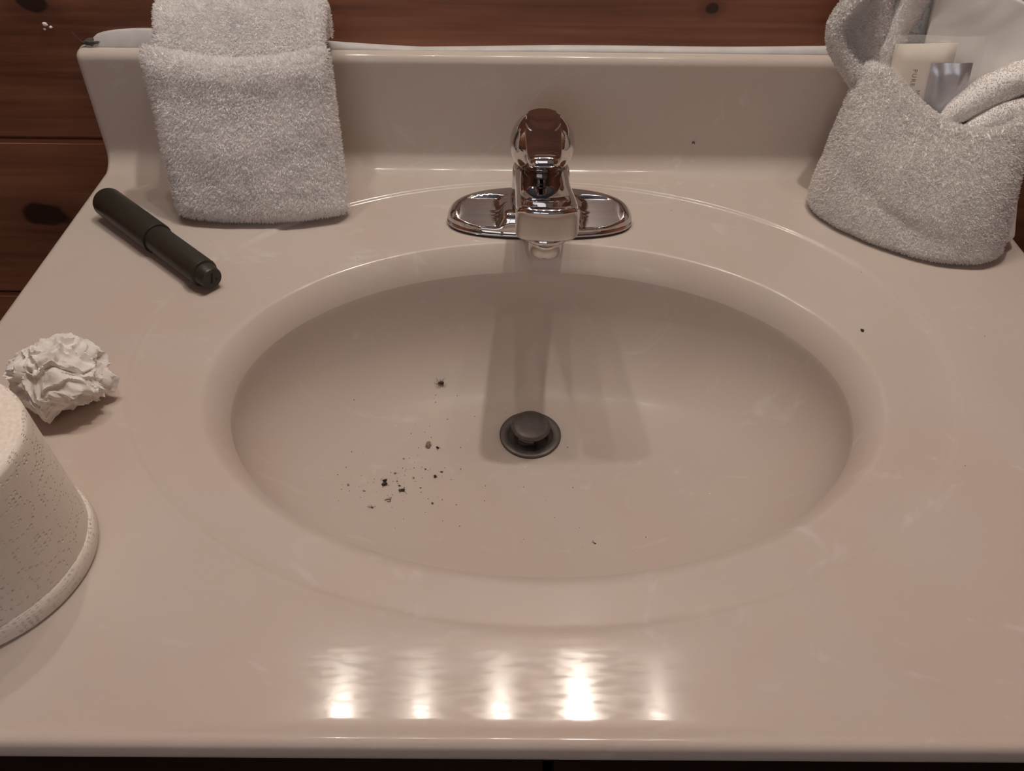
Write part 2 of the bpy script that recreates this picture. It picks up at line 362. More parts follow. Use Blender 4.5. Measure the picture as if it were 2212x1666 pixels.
# ------------------------------------------------------------------ vanity top (one cast piece: deck, basin, backsplash)
XL, XR = -0.3985, 0.4035
PX, PYB = 0.31, 0.2285                   # the rectangular patch that holds the basin
RA, RB = 0.2868, 0.2225                  # oval step around the basin
BA, BB, BC = 0.2350, 0.166, -0.031       # rim of the basin
STEP = 0.0026
DRAIN = (-0.0045, 0.0272)
FLOORZ = -0.1295
vt = thing('bathroom_sink', 'beige cultured marble sink counter with an oval basin and backsplash', 'sink')
def profile_deck():
    front = smooth_path([(-.262, -.0165), (-.272, -.0165), (-.2785, -.0158), (-.2825, -.0130), (-.2842, -.0085), (-.2843, -.0045), (-.2835, -.0010), (-.2818, .0012), (-.2795, .0020), (-.2770, .0016), (-.2752, .0003), (-.2734, -.0006), (-.2705, -.0009)], 60)
    ys = np.linspace(-.2685, -PYB, 24)
    sl = [.040 * (y + .2705) / .0365 * (1 if y < -.234 else max(0, (-PYB - y) / .0055)) for y in ys]       # gentle fall away from the oval step
    zz = [0.0]
    for k in range(1, len(ys)): zz.append(zz[-1] + (ys[k] - ys[k - 1]) * (sl[k] + sl[k - 1]) / 2)
    tr = [(y, z - zz[-1]) for y, z in zip(ys, zz)]
    front[:, 1] += (tr[0][1] + .0009)
    return [tuple(p) for p in front] + tr
def profile_back():
    out = [(PYB, 0), (PYB + .0008, 0)]
    cy, r = .2300, .0165
    for a in np.linspace(0, PI / 2, 14): out.append((cy + r * math.sin(a), r - r * math.cos(a)))
    return out + [(.24655, .024), (.2466, .030)]
def profile_splash():
    out = [(.2466, .030), (.24665, .036)]
    for z in np.linspace(.05, .094, 6): out.append((.2466 + (z - .03) * .02, z))
    cy, cz, r = .2479 + .0075, .0965, .0075
    for a in np.linspace(0, PI / 2, 9): out.append((cy - r * math.cos(a), cz + r * math.sin(a)))
    return out + [(.2595, .1042), (.2630, .1043), (.2635, .100)]
def sweep(prof, xs_mid, left=True, right=True, r=0.0055, skirt=0.016):
    P = np.array(prof); t = np.gradient(P, axis=0); n = np.stack([t[:, 1], -t[:, 0]], 1); n /= np.linalg.norm(n, axis=1)[:, None] + 1e-12   # points into the slab
    st = []
    an = np.linspace(0, PI / 2, 7)
    if left: st += [(XL, r + skirt)] + [(XL + r * (1 - math.sin(a)), r * (1 - math.cos(a))) for a in an[::-1]]
    st += [(x, 0) for x in xs_mid]
    if right: st += [(XR - r * (1 - math.sin(a)), r * (1 - math.cos(a))) for a in an] + [(XR, r + skirt)]
    rows = []
    for x, ins in st:
        q = P + n * ins
        wl = min(1, max(0, (-.25 - x) / .14)); wr = min(1, max(0, (x - .25) / .14))
        rows.append([(x + (wl - wr) * .004 * max(0, min(1, (z - .012) / .09)), y, z) for y, z in q])
    return rows
nx, ny = 104, 76
xs = np.linspace(-PX, PX, nx + 1); ysd = np.linspace(-PYB, PYB, ny + 1)
xs_side_l = list(np.linspace(XL + .008, -PX, 8)); xs_side_r = list(np.linspace(PX, XR - .008, 8))
xs_mid = xs_side_l[:-1] + list(xs) + xs_side_r[1:]
V, F = [], []
def add_rows(rows, flip=False):
    global V, F
    o = len(V); nc = len(rows[0]); V += [p for r in rows for p in r]
    F += [q[::-1] if flip else q for q in grid_faces(len(rows), nc, False, o)]
add_rows(sweep(profile_deck(), xs_mid), True)
add_rows(sweep(profile_back(), xs_mid), True)
flat = [(y, 0.0) for y in ysd]
add_rows(sweep(flat, xs_side_l, True, False), True)
add_rows(sweep(flat, xs_side_r, False, True), True)
# radial patch: rectangle -> oval step -> rim
bnd = [(x, -PYB) for x in xs[:-1]] + [(PX, y) for y in ysd[:-1]] + [(x, PYB) for x in xs[::-1][:-1]] + [(-PX, y) for y in ysd[::-1][:-1]]
th = [math.atan2(y / RB, x / RA) for x, y in bnd]
rows = [[(x, y, 0.0) for x, y in bnd]]
SW = 0.0026
for k in np.linspace(0, 1, 10):
    d = SW - 2 * SW * k; z = -STEP * (k * k * (3 - 2 * k))
    rows.append([((RA + d) * math.cos(t), (RB + d) * math.sin(t), z) for t in th])
def mixrow(q): return [((RA - SW) * (1 - q) * math.cos(t) + BA * q * math.cos(t), (RB - SW) * (1 - q) * math.sin(t) + (BC + BB * math.sin(t)) * q, -STEP) for t in th]
for q in (0.06, 0.2, 0.4, 0.6, 0.8, 0.96, 1.0): rows.append(mixrow(q))
o = len(V); V += [p for r in rows for p in r]; F += [q for q in grid_faces(len(rows), len(th), True, o)]
import bmesh
def merged(name, V, F, mat, parent, dist=1e-5, sharp=None):
    ob = obj(name, V, F, mat, parent)
    bm = bmesh.new(); bm.from_mesh(ob.data); bmesh.ops.remove_doubles(bm, verts=bm.verts, dist=dist); bmesh.ops.recalc_face_normals(bm, faces=bm.faces); bm.to_mesh(ob.data); bm.free()
    ob.data.polygons.foreach_set('use_smooth', [True] * len(ob.data.polygons)); ob.data.update()
    return ob
deck = merged('counter_deck', V, F, 'marble', vt)
# basin
rows = [[(BA * math.cos(t), BC + BB * math.sin(t), -STEP) for t in th]]
rx, rz, prev = 0.0, -STEP, None
rim = [(0.0008, -STEP)]
s, ds = 0.0, 0.0005
h_, z_ = 0.0008, -STEP
while s < 0.029:
    ang = 40 * (s / 0.0045) if s < 0.0045 else 40 + 34 * ((s - 0.0045) / 0.0245) ** 0.9
    a = math.radians(ang); h_ += ds * math.cos(a); z_ -= ds * math.sin(a); s += ds
    if int(round(s / ds)) % 3 == 0: rim.append((h_, z_))
rim.append((h_, z_))
for d, z in rim: rows.append([((BA - d) * math.cos(t), BC + (BB - d) * math.sin(t), z) for t in th])
A1, B1, Z1 = BA - h_, BB - h_, z_
PP, RD = 2.40, 0.0242
def bowl_row(phi):
    hh = math.cos(phi) ** (2 / PP); dd = math.sin(phi) ** (2 / PP)
    z = Z1 + (FLOORZ - Z1) * dd
    cy = DRAIN[1] + (BC - DRAIN[1]) * hh
    return [((RD + (A1 - RD) * hh) * math.cos(t) + DRAIN[0] * (1 - hh), cy + (RD + (B1 - RD) * hh) * math.sin(t), z) for t in th]
for phi in np.linspace(0, PI / 2, 46)[1:]: rows.append(bowl_row(phi * 0.9999))
for r, z in ((RD - .0012, FLOORZ - .001), (RD - .002, FLOORZ - .006), (RD - .002, FLOORZ - .02)): rows.append([(DRAIN[0] + r * math.cos(t), DRAIN[1] + r * math.sin(t), z) for t in th])
v, f = loft(rows, True, False, False)
basin = merged('basin', v, f, 'marble', vt)
basin['label'] = 'oval basin with grime specks on its floor'
v = [p for r in sweep(profile_splash(), xs_mid, skirt=0.004) for p in r]
splash = merged('backsplash', v, grid_faces(len(v) // len(profile_splash()), len(profile_splash())), 'marble', vt)
# make sure all marble normals face up / towards the room
for ob in (deck, basin, splash):
    me = ob.data; me.update()
    tot = sum((p.normal.z if ob is not splash else -p.normal.y) * p.area for p in me.polygons)
    if tot < 0: me.flip_normals()
# caulk bead between backsplash and boards: a thin uneven strip, lifting at its end behind the folded towel
def caulk_top(x):
    z = .1062 + .0010 * math.sin(x * 9) + .0008 * math.sin(x * 23 + 1) + .0016 * min(1, max(0, (x - .05) / .2)) + .0035 * min(1, max(0, (-.1 - x) / .08))
    return z + .0085 * max(0, 1 - ((x + .335) / .045) ** 2) ** 0.5 if abs(x + .335) < .045 else z
rows = []
for x in np.linspace(-.386, .392, 150):
    zt = caulk_top(x) if x > -.3855 else .105
    rows.append([(x, .2572, .1030), (x, .2578, .1052), (x, .2600, zt - .0004), (x, .2625, zt + .0006), (x, WALL_Y + .0004, zt + .0004), (x, WALL_Y + .0004, .1030)])
v, f = loft(rows)
tag(obj('caulk_bead', v, f, 'caulk'), 'uneven grey white caulk bead along the top of the backsplash', 'caulk')

bvh_basin = BVHTree.FromPolygons([tuple(p.co) for p in basin.data.vertices] + [tuple(p.co) for p in deck.data.vertices],
    [tuple(p.vertices) for p in basin.data.polygons] + [tuple(i + len(basin.data.vertices) for i in p.vertices) for p in deck.data.polygons])
def on_sink(x, y):
    h, n, _, _ = bvh_basin.ray_cast(Vector((x, y, 0.05)), Vector((0, 0, -1)))
    return (h, n if n.z > 0 else -n) if h else (Vector((x, y, 0)), Vector((0, 0, 1)))

# vanity cabinet below the top
vc = thing('vanity_cabinet', 'dark wooden vanity cabinet under the marble top', 'cabinet')
obj('cabinet_body', *join(box((-.385, -.255, FLOOR_Z), (-.367, .262, -.0247)), box((.372, -.255, FLOOR_Z), (.390, .262, -.0247)), box((-.367, -.25, FLOOR_Z + .08), (.372, .262, FLOOR_Z + .10)), box((-.367, -.255, -.09), (.372, -.24, -.0247)), box((-.367, -.2, FLOOR_Z), (.372, -.185, FLOOR_Z + .08))), 'cabinet', vc, smooth=False)
for x0, x1, kx in ((-.36, -.003, -.03), (.003, .365, .03)):
    d = obj('door', *box((x0, -.273, FLOOR_Z + .11), (x1, -.2552, -.075)), 'cabinet', vc, smooth=False)
    obj('knob', *lathe([(.004, 0), (.004, .008), (.012, .012), (.013, .018), (.008, .023), (0, .024)], 20, (0, -1, 0), (kx, -.273, -.16)), 'fixture', d)

# ------------------------------------------------------------------ vanity light above (out of frame)
vl = thing('vanity_light', 'five bulb vanity light bar on the wall above the basin', 'lamp')
obj('back_bar', *box((-.41, WALL_Y - .028, BULB_Z - .055), (.342, WALL_Y - .0005, BULB_Z + .055)), 'fixture', vl, smooth=False)
for i, (bx, st) in enumerate(BULBS):
    obj('socket', *lathe([(.026, 0), (.026, .012), (.018, .016), (.016, .034)], 24, (0, -1, 0), (bx, WALL_Y - .028, BULB_Z)), 'fixture', vl)
    pr = [(.0001, -.0210)] + [(.0150 * math.sin(a), -.0210 * math.cos(a)) for a in np.linspace(.25, PI - .25, 8)] + [(.0001, .0210)]
    obj('bulb', *lathe(pr, 14, (0, 0, 1), (bx, BULB_Y, BULB_Z)), glow_mat('lit_bulb_%d' % i, st), vl)

# ------------------------------------------------------------------ faucet
FY = 0.166
fa = thing('faucet', 'chrome single lever centerset faucet behind the basin', 'faucet', loc=(0.002, FY, -STEP))
def fpart(name, vf, mat='chrome', parent=None, **kw):
    o = obj(name, vf[0], vf[1], mat, None, **kw)
    if parent is None: o.parent = fa
    else: o.parent = parent
    return o
# local: y = 0 at the body axis (minus is towards the user), z = 0 at the deck
def stad(a, b, n, c=(0, 0), p=2.6):
    out = []
    for j in range(n):
        t = 2 * PI * j / n; ct, st = math.cos(t), math.sin(t)
        out.append((c[0] + a * math.copysign(abs(ct) ** (2 / p), ct), c[1] + b * math.copysign(abs(st) ** (2 / p), st)))
    return out
HW, HD, CY = 0.079, 0.0275, -0.006
fpart('gasket', loft([[(x, y, z) for x, y in stad(HW - .001, HD - .001, 72, (0, CY), 2.5)] for z in (0.0, .0022)]), 'gasket')
# base with two wings: height field over the footprint, wings scooped on the user's side
rows = []
ntheta = 120
def wing_z(x, y, r):
    H = 0.0225 - 0.0025 * (abs(x) / HW) ** 2
    side = 0.0045 + (H - 0.0045) * max(0, 1 - r ** 9.0) ** 0.5
    # scooped face: a plane falling towards the user inside each wing
    ax = abs(x)
    u = min(1, max(0, (ax - .0300) / .005)) * min(1, max(0, (.0725 - ax) / .005)); u = u * u * (3 - 2 * u)
    yy = y - CY
    pl = max(0.0180 + (yy - 0.004) * 0.30, 0.0098)
    if u > 0 and yy < 0.008: side = side * (1 - u) + min(side, pl) * u
    return side
rows.append([(x, y, .0022) for x, y in stad(HW, HD, ntheta, (0, CY), 2.5)])
rows.append([(x, y, .0045) for x, y in stad(HW, HD, ntheta, (0, CY), 2.5)])
for r in [1 - (1 - q) ** 1.0 * 1 for q in (1.0, .995, .985, .97, .955, .94, .92, .90, .87, .84, .8, .75, .7, .64, .58, .52, .46, .4, .34, .28, .22, .16, .1, .04)]:
    rr = r
    rows.append([(x, y, wing_z(x, y, rr)) for x, y in [(px * rr, CY + (py - CY) * rr) for px, py in stad(HW, HD, ntheta, (0, CY), 2.5)]])
fpart('base', loft(rows, True, True, True))
# centre body: rounded column rising from the base
def rrect(a, b, n=40, p=3.2, c=(0, 0)): return stad(a, b, n, c, p)
rows = []
for z, a, b, cy in ((.003, .0285, .0270, -.006), (.010, .0275, .0268, -.006), (.020, .0255, .0262, -.005), (.030, .0245, .0258, -.003), (.040, .0240, .0252, -.001), (.046, .0236, .0246, 0), (.0485, .0225, .0236, 0)):
    rows.append([(x, y, z) for x, y in rrect(a, b, 48, 2.5, (0, cy))])
fpart('body', loft(rows))
# spout: rising beak with a rounded upright nose, lofted side to side
SA = .0218
SPT = smooth_path([(-.145, .0952), (-.120, .0890), (-.095, .0805), (-.065, .0690), (-.035, .0585), (.004, .0500)], 60); SPB = smooth_path([(-.145, .0705), (-.120, .0635), (-.095, .0525), (-.065, .0380), (-.035, .0210), (.004, .0080)], 60)
def spout_col(x):
    k = min(1, abs(x) / SA)
    yt = -.1270 - .0110 * math.sqrt(1 - (k * .985) ** 2)               # nose position for this column
    fil = .0050; e = max(0, k * SA - (SA - fil)) ; dq = fil - math.sqrt(max(0, fil * fil - e * e))      # side fillet
    top = lambda y: np.interp(y, SPT[:, 0], SPT[:, 1]) - dq - .0012 * (1 - k * k) * min(1, max(0, (y + .135) / .01))
    bot = lambda y: np.interp(y, SPB[:, 0], SPB[:, 1]) + dq
    pts = [(y, bot(y)) for y in np.linspace(.004, yt + .003, 14)]
    r = .0026; zb, zt = bot(yt), top(yt)
    pts += [(yt + r - r * math.sin(a), zb + r - r * math.cos(a)) for a in np.linspace(.2, PI / 2, 6)]
    pts += [(yt, zb + (zt - zb) * q) for q in (.3, .5, .7)]
    pts += [(yt + r - r * math.cos(a), zt - r + r * math.sin(a)) for a in np.linspace(0, PI / 2 - .2, 6)]
    pts += [(y, top(y)) for y in np.linspace(yt + .003, .004, 16)]
    return pts
rows = [[(SA * math.sin(q), y, z) for y, z in spout_col(SA * math.sin(q))] for q in np.linspace(-PI / 2, PI / 2, 41)]
fpart('spout', loft(rows), sharp=40)
AER_Y = -.1160
ring_ = fpart('spout_collar', lathe([(.0172, .0130), (.0186, .0125), (.0190, .0100), (.0182, .0082), (.0150, .0078), (.001, .0078)], 40, None, (0, AER_Y, .0550)))
fpart('aerator', lathe([(.0118, .070), (.0118, .0495), (.0114, .0478), (.0102, .0470), (.0096, .0474), (.0094, .0500), (.001, .0500)], 40, None, (0, AER_Y, 0)))
# lever handle: domed cap with a thick tongue pointing at the user
BR, BZ = 0.0262, 0.0705
def cut_z(y): return .0946 + (y - .010) * .076          # plane of the thumb hollow
CW = .0142
xr = sorted(set([BR * math.sin(q) for q in np.linspace(-PI / 2, PI / 2, 41)] + [-CW - .0005, -CW, CW, CW + .0005]))
rows = []
for x in xr:
    rr = math.sqrt(max(1e-8, BR * BR - x * x)); row = []
    for j in range(64):
        q = 2 * PI * j / 64; y, z = rr * math.cos(q), BZ + rr * math.sin(q)
        if abs(x) <= CW + 1e-6 and z > BZ: z = min(z, cut_z(y) - .0036 * (1 - (x / CW) ** 8))
        row.append((x, y, max(z, .0500)))
    rows.append(row)
hd = fpart('handle', loft(rows), sharp=42)
fpart('handle_collar', lathe([(.0195, .0440), (.0215, .0465), (.0225, .0490), (.0215, .0515), (.0180, .0530)], 48), 'chrome', hd)
rows = []
for yq, hz, a in [(.0157, .0060, .0040), (.0140, .0080, .0078), (.0115, .0100, .0110), (.0080, .0110, .0132), (.004, .0120, .0139), (-.008, .0130, .0139), (-.018, .0130, CW), (-.026, .0128, .0140), (-.038, .0124, .0136), (-.0475, .0118, .0130), (-.0530, .0106, .0120), (-.0560, .0088, .0105), (-.0576, .0062, .0085), (-.0582, .0036, .0062)]:
    zt = cut_z(yq) - (max(0, .0124 - hz) * .30 if yq < 0 else 0)
    r_ = []
    for x, q in rrect(a, hz / 2, 44, 3.4):
        z = zt - hz / 2 + q
        if yq > -.010 and q > 0: z = min(z, cut_z(yq) - .0031)
        elif q > 0: z -= .0031 * max(0, 1 - (x / a) ** 8) * min(1, max(0, (yq + .056) / .005))
        r_.append((x, yq + .3 * q, z))
    rows.append(r_)
fpart('lever', loft(rows), 'chrome', hd, sharp=45)
fpart('lift_rod', lathe([(.0025, 0), (.0025, .030), (.0045, .034), (.005, .038), (.003, .042), (.0001, .0425)], 20, None, (0, .0245, .004)))

# ------------------------------------------------------------------ drain
dz = FLOORZ + .0004
dr = thing('drain', 'tarnished pop-up drain in the basin floor', 'drain', loc=(DRAIN[0], DRAIN[1], dz))
obj('flange', *lathe([(.0262, .0000), (.0262, .0012), (.0252, .0019), (.0225, .0019), (.0200, .0014), (.0186, .0004), (.0178, -.0020), (.0174, -.022)], 64), 'drain', dr)
obj('tailpiece', *lathe([(.0168, -.010), (.0165, -.045), (.001, -.046)], 40), 'drain_dark', dr)
stp = obj('stopper', *lathe([(.0085, .0085), (.0156, .0098), (.0165, .0108), (.0166, .0122), (.0158, .0134), (.0138, .0141), (.0090, .0147), (.0045, .0149), (.0001, .01495)], 48), 'drain', dr)
stp.rotation_euler = (math.radians(2), math.radians(1.5), 0)
obj('stopper_stem', *lathe([(.0040, -.030), (.0040, .0085), (.001, .0085)], 20), 'drain', stp)
for k in range(3):
    a = math.radians(-108 + 120 * k)
    ca, sa = math.cos(a), math.sin(a)
    pts = []
    arc = [(.0148 * math.cos(a + q), .0148 * math.sin(a + q)) for q in np.linspace(-.48, .48, 9)]
    rows = [[(x, y, z) for x, y in arc] + [(x * .86, y * .86, z) for x, y in arc[::-1]] for z in (-.026, -.010, .0085)]
    obj('stopper_vane', *loft(rows), 'chrome_dull', stp, sharp=40)

# ------------------------------------------------------------------ towel standing against the backsplash (folded pocket)
tl = thing('hand_towel', 'fluffy white terry hand towel folded into a plain pocket, leaning on the backsplash', 'towel')
def mid_l(u, v):
    s = 2 * u - 1
    bow = 1 - s * s
    y = .1640 + .0360 * v - .0100 * bow * (1 - v) - .0050 * bow * v - .004 * math.sin(v * PI) * bow + .004 * s * (1 - v) - .0075 * max(0, (v - .72) / .28) ** 2 * (.45 + .55 * bow)
    hw = .0690 + .0022 * v; cx = -.2335 - .0055 * v
    return (cx + hw * s, y, .0020 + .1270 * v - .0070 * bow * v * v)
pv, pf = pillow(mid_l, .138, .128, .0120, 44, 44, .0012, 1)
o1 = obj('front_pocket', pv, pf, 'terry', tl)
path = smooth_path([(.1950, .012), (.1990, .060), (.2020, .100), (.2080, .1180), (.2190, .1310), (.2310, .1405), (.2410, .1440), (.2490, .1400), (.2525, .1300), (.2535, .1190)], 80)
def mid_lb(u, v):
    s = 2 * u - 1
    t = v * 79; i = min(int(t), 78); q = path[i] * (1 - (t - i)) + path[i + 1] * (t - i)
    k = max(0, (v - .5) * 2)
    return (-.2400 - .0050 * k + (.0660 + .0035 * k) * s, q[0] + .002 * math.sin(7 * s) * k * (1 - k), q[1] + .0030 * math.sin(2.2 * s + .4) * min(1, k * 2) - .003 * s * s * k)
bv, bf = pillow(mid_lb, .134, .19, .0052, 40, 60, .0010, 5)
o2 = obj('back_fold', bv, bf, 'terry', tl)
pile(o1, pv, pf, 80000, .0030, .00062, seed=11)
pile(o2, bv, bf, 60000, .0030, .00062, seed=12, keep=lambda c, n: (c[:, 2] > .09).astype(float) + .02)

# ------------------------------------------------------------------ towel pouch holding toiletries
tr_ = thing('washcloth', 'white washcloth folded into a sagging pouch that holds toiletries', 'towel')
O_ = np.array((.241, .190)); D_ = np.array((.78, -.63)); N_ = np.array((.63, .78))
def loc_r(s, t, z):
    p = O_ + D_ * s + N_ * t
    return (p[0], p[1], z)
bot = smooth_path([(.003, .012), (.010, -.006), (.030, -.017), (.058, -.0215), (.088, -.0215), (.118, -.0150), (.141, .000), (.1495, .022)], 60)
top = smooth_path([(.002, .0400), (.018, .0340), (.040, .0290), (.064, .0260), (.086, .0270), (.104, .0320), (.117, .0400), (.124, .0520)], 60)
def mid_r(u, v):
    i = min(int(u * 59), 58); q = u * 59 - i
    b = bot[i] * (1 - q) + bot[i + 1] * q; t = top[i] * (1 - q) + top[i + 1] * q
    k = v ** 1.15
    s = 2 * u - 1
    p = b * (1 - k) + t * k
    sag = .026 * max(0, 1 - ((s - .25) / .85) ** 2)
    fold = .0022 * math.exp(-((s + .62 - .15 * v) / .12) ** 2) * math.sin(v * PI) - .004 * math.exp(-((v - .28 + .25 * s) / .10) ** 2) * (1 - abs(s))
    return loc_r(p[0], p[1] - .008 * math.sin(v * PI) * (1 - s * s) - fold, .002 + (.114 - sag) * v)
rv, rf = pillow(mid_r, .175, .115, .0080, 50, 44, .0009, 9)
r1 = obj('front_pocket', rv, rf, 'wc_terry', tr_)
def sheet(pts_bottom, pts_top, n=50):
    a = smooth_path(pts_bottom, n); b = smooth_path(pts_top, n)
    def mid(u, v):
        i = min(int(u * (n - 1)), n - 2); q = u * (n - 1) - i
        return tuple((a[i] * (1 - q) + a[i + 1] * q) * (1 - v) + (b[i] * (1 - q) + b[i + 1] * q) * v)
    return mid
kv, kf = pillow(sheet([(.262, .221, .012), (.300, .216, .006), (.345, .196, .006), (.388, .168, .006)], [(.262, .229, .205), (.300, .228, .204), (.335, .222, .200), (.360, .214, .192)]), .14, .19, .0050, 34, 40, .0012, 3)
r2 = obj('back_panel', kv, kf, 'wc_terry', tr_)
def cloth_tube(pts, seg=20, n=26, wob=.0012, seed=2):
    q = smooth_path(pts, n); return [(p[0], p[1], p[2]) for p in q], [p[3] for p in q]
def tube_part(name, pts, seed, flat=1.0):
    p, r = cloth_tube(pts)
    v, f = tube(p, r, 22)
    v = [Vector(a) + Vector((vnoise(a, 60, seed), vnoise(a, 60, seed + 4), vnoise(a, 60, seed + 8))) * .002 for a in v]
    return obj(name, v, f, 'wc_terry', tr_), v, f
def quad3(rows_):
    def mid(u, v):
        n = len(rows_) - 1; R_ = []
        for row in rows_:
            l, c, r = map(np.array, row); R_.append(l * (1 - u) * (1 - 2 * u) + c * 4 * u * (1 - u) * 1.0 + r * u * (2 * u - 1))
        P = np.array(R_); t = v * n; i = min(int(t), n - 1); q = t - i
        p0, p1, p2, p3 = P[max(i - 1, 0)], P[i], P[i + 1], P[min(i + 2, n)]
        return tuple(0.5 * (2 * p1 + (p2 - p0) * q + (2 * p0 - 5 * p1 + 4 * p2 - p3) * q * q + (3 * p1 - p0 - 3 * p2 + p3) * q ** 3))
    return mid
v3, f3 = pillow(quad3([[(.2690, .2060, .092), (.2760, .2140, .092), (.2840, .2080, .094)], [(.2480, .2110, .112), (.2640, .2240, .112), (.2830, .2110, .112)], [(.2335, .2130, .128), (.2530, .2300, .128), (.2790, .2120, .128)], [(.2310, .2140, .146), (.2500, .2330, .147), (.2720, .2130, .145)], [(.2440, .2150, .168), (.2550, .2320, .168), (.2660, .2140, .168)], [(.2560, .2150, .200), (.2630, .2280, .200), (.2700, .2140, .200)]]), .055, .12, .0065, 20, 40, .0014, 3)
r3 = obj('side_curl', v3, f3, 'wc_terry', tr_)
r4, v4, f4 = tube_part('inner_fold', [(.283, .2040, .090, .004), (.2805, .2095, .108, .0065), (.2790, .2135, .130, .0085), (.2830, .2165, .155, .0105), (.290, .2170, .200, .0125)], 6)
# smooth woven border of the cloth standing behind the toiletries
bdv, bdf = pillow(sheet([(.303, .1985, .090), (.330, .1900, .085), (.365, .1790, .082), (.395, .1690, .080)], [(.2960, .2125, .185), (.325, .2085, .178), (.360, .2015, .168), (.402, .1920, .156)]), .11, .10, .0028, 30, 30, .0012, 8)
r5 = obj('woven_border', bdv, bdf, 'band', tr_)
r6, v6, f6 = tube_part('diagonal_fold', [(.316, .1660, .082, .005), (.326, .1680, .096, .0095), (.342, .1710, .1085, .0120), (.362, .1740, .1185, .0130), (.392, .1770, .127, .013)], 9)
r7, v7, f7 = tube_part('diagonal_fold', [(.328, .1550, .084, .005), (.344, .1570, .0925, .0090), (.362, .1580, .1000, .0105), (.384, .1600, .104, .011)], 12)
# layered hems showing at the end of the pouch
hv, hf = pillow(sheet([(.383, .124, .004), (.392, .145, .003), (.398, .170, .003)], [(.366, .158, .100), (.380, .166, .104), (.394, .176, .106)]), .05, .10, .0030, 16, 30, .001, 14)
r8 = obj('hem_layer', hv, hf, 'band', tr_)
hv2, hf2 = pillow(sheet([(.377, .117, .006), (.3885, .123, .010), (.3915, .135, .012)], [(.372, .128, .050), (.381, .136, .046), (.386, .146, .044)]), .02, .04, .0018, 10, 20, .0006, 15)
r9 = obj('hem_layer', hv2, hf2, 'wc_terry', tr_)
pile(r1, rv, rf, 80000, .0019, .0006, mat='wc_pile', seed=21)
pile(r2, kv, kf, 12000, .0019, .0008, mat='wc_pile', seed=22, keep=lambda c, n: (c[:, 2] > .09).astype(float) + .01)
pile(r3, v3, f3, 26000, .0019, .0008, mat='wc_pile', seed=23)
pile(r4, v4, f4, 8000, .0022, .0009, mat='wc_pile', seed=24)
pile(r6, v6, f6, 7000, .0016, .0007, mat='wc_pile', seed=25)
pile(r7, v7, f7, 6000, .0016, .0007, mat='wc_pile', seed=26)

# toiletries inside the pouch
def card_basis(c, up, right):
    up = Vector(up).normalized(); right = Vector(right); right = (right - up * right.dot(up)).normalized(); n = right.cross(up)
    return Matrix.Translation(c) @ Matrix((right, up, n)).transposed().to_4x4()
def packet(name, W, H, T, mat, matrix, seal=.004, wr=.0):
    mid = lambda u, v: ((u - .5) * W, (v - .5) * H, wr * math.sin(9 * u + 5 * v) * math.sin(4 * v + 1))
    def Tk(u, v): return T
    us = np.linspace(0, 1, 15); vs = np.linspace(0, 1, 19)
    V_ = []; 
    for sgn in (1, -1):
        for b in vs:
            for a in us:
                e = min(a * W, (1 - a) * W, b * H, (1 - b) * H)
                k = min(1, max(0, (e - seal * .4) / .007)); t = .0003 + T * math.sin(k * PI / 2)
                p = mid(a, b); V_.append((p[0], p[1], p[2] + sgn * t))
    n1, n2 = len(vs), len(us); off = n1 * n2
    F_ = grid_faces(n1, n2) + [q[::-1] for q in grid_faces(n1, n2, False, off)]
    for i in range(n1 - 1): F_ += [(i * n2, off + i * n2, off + (i + 1) * n2, (i + 1) * n2)[::-1], (i * n2 + n2 - 1, off + i * n2 + n2 - 1, off + (i + 1) * n2 + n2 - 1, (i + 1) * n2 + n2 - 1)]
    for j in range(n2 - 1): F_ += [(j, off + j, off + j + 1, j + 1), ((n1 - 1) * n2 + j, off + (n1 - 1) * n2 + j, off + (n1 - 1) * n2 + j + 1, (n1 - 1) * n2 + j + 1)[::-1]]
    o = obj(name, V_, F_, mat, sharp=50); o.matrix_world = matrix
    return o
cr = packet('soap_packet', .044, .074, .0035, 'cream', card_basis((.3000, .1905, .102), (-.10, .12, 1.0), (1, -.28, 0)))
tag(cr, 'cream soap packet with tiny dark print tucked in the washcloth pouch', 'packet')
sa = packet('foil_sachet', .029, .060, .0020, 'foil', card_basis((.3185, .1790, .0990), (-.10, .14, 1.0), (1, -.30, 0)), wr=.0008)
tag(sa, 'silver foil sachet beside the cream packet in the washcloth pouch', 'sachet')
fm = packet('plastic_wrapper', .064, .092, .0085, 'film', card_basis((.3060, .1840, .1010), (-.06, .12, 1.0), (1, -.30, 0)), wr=.0015)
tag(fm, 'clear crinkled plastic wrapper around the packets in the washcloth pouch', 'wrapper')
def lettering(txt, size, parent, x, y, z, rz, spacing=1.35):
    c = bpy.data.curves.new('lettering', 'FONT'); c.body = txt; c.size = size; c.space_character = spacing
    t = bpy.data.objects.new('tmp_text', c); COL.objects.link(t)
    dg = bpy.context.evaluated_depsgraph_get(); me = bpy.data.meshes.new_from_object(t.evaluated_get(dg)); bpy.data.objects.remove(t)
    me.materials.clear(); me.materials.append(M['ink'])
    o = bpy.data.objects.new('lettering', me); COL.objects.link(o); o.parent = parent
    o.location = (x, y, z); o.rotation_euler = (0, 0, rz)
    return o
lettering('PURE AND', .0046, cr, -.0060, .0190, .0040, -PI / 2)
lettering('NOU', .0046, cr, -.0010, .0030, .0040, -PI / 2)
lettering('SOFT', .0038, cr, -.0125, .0105, .0040, -PI / 2)

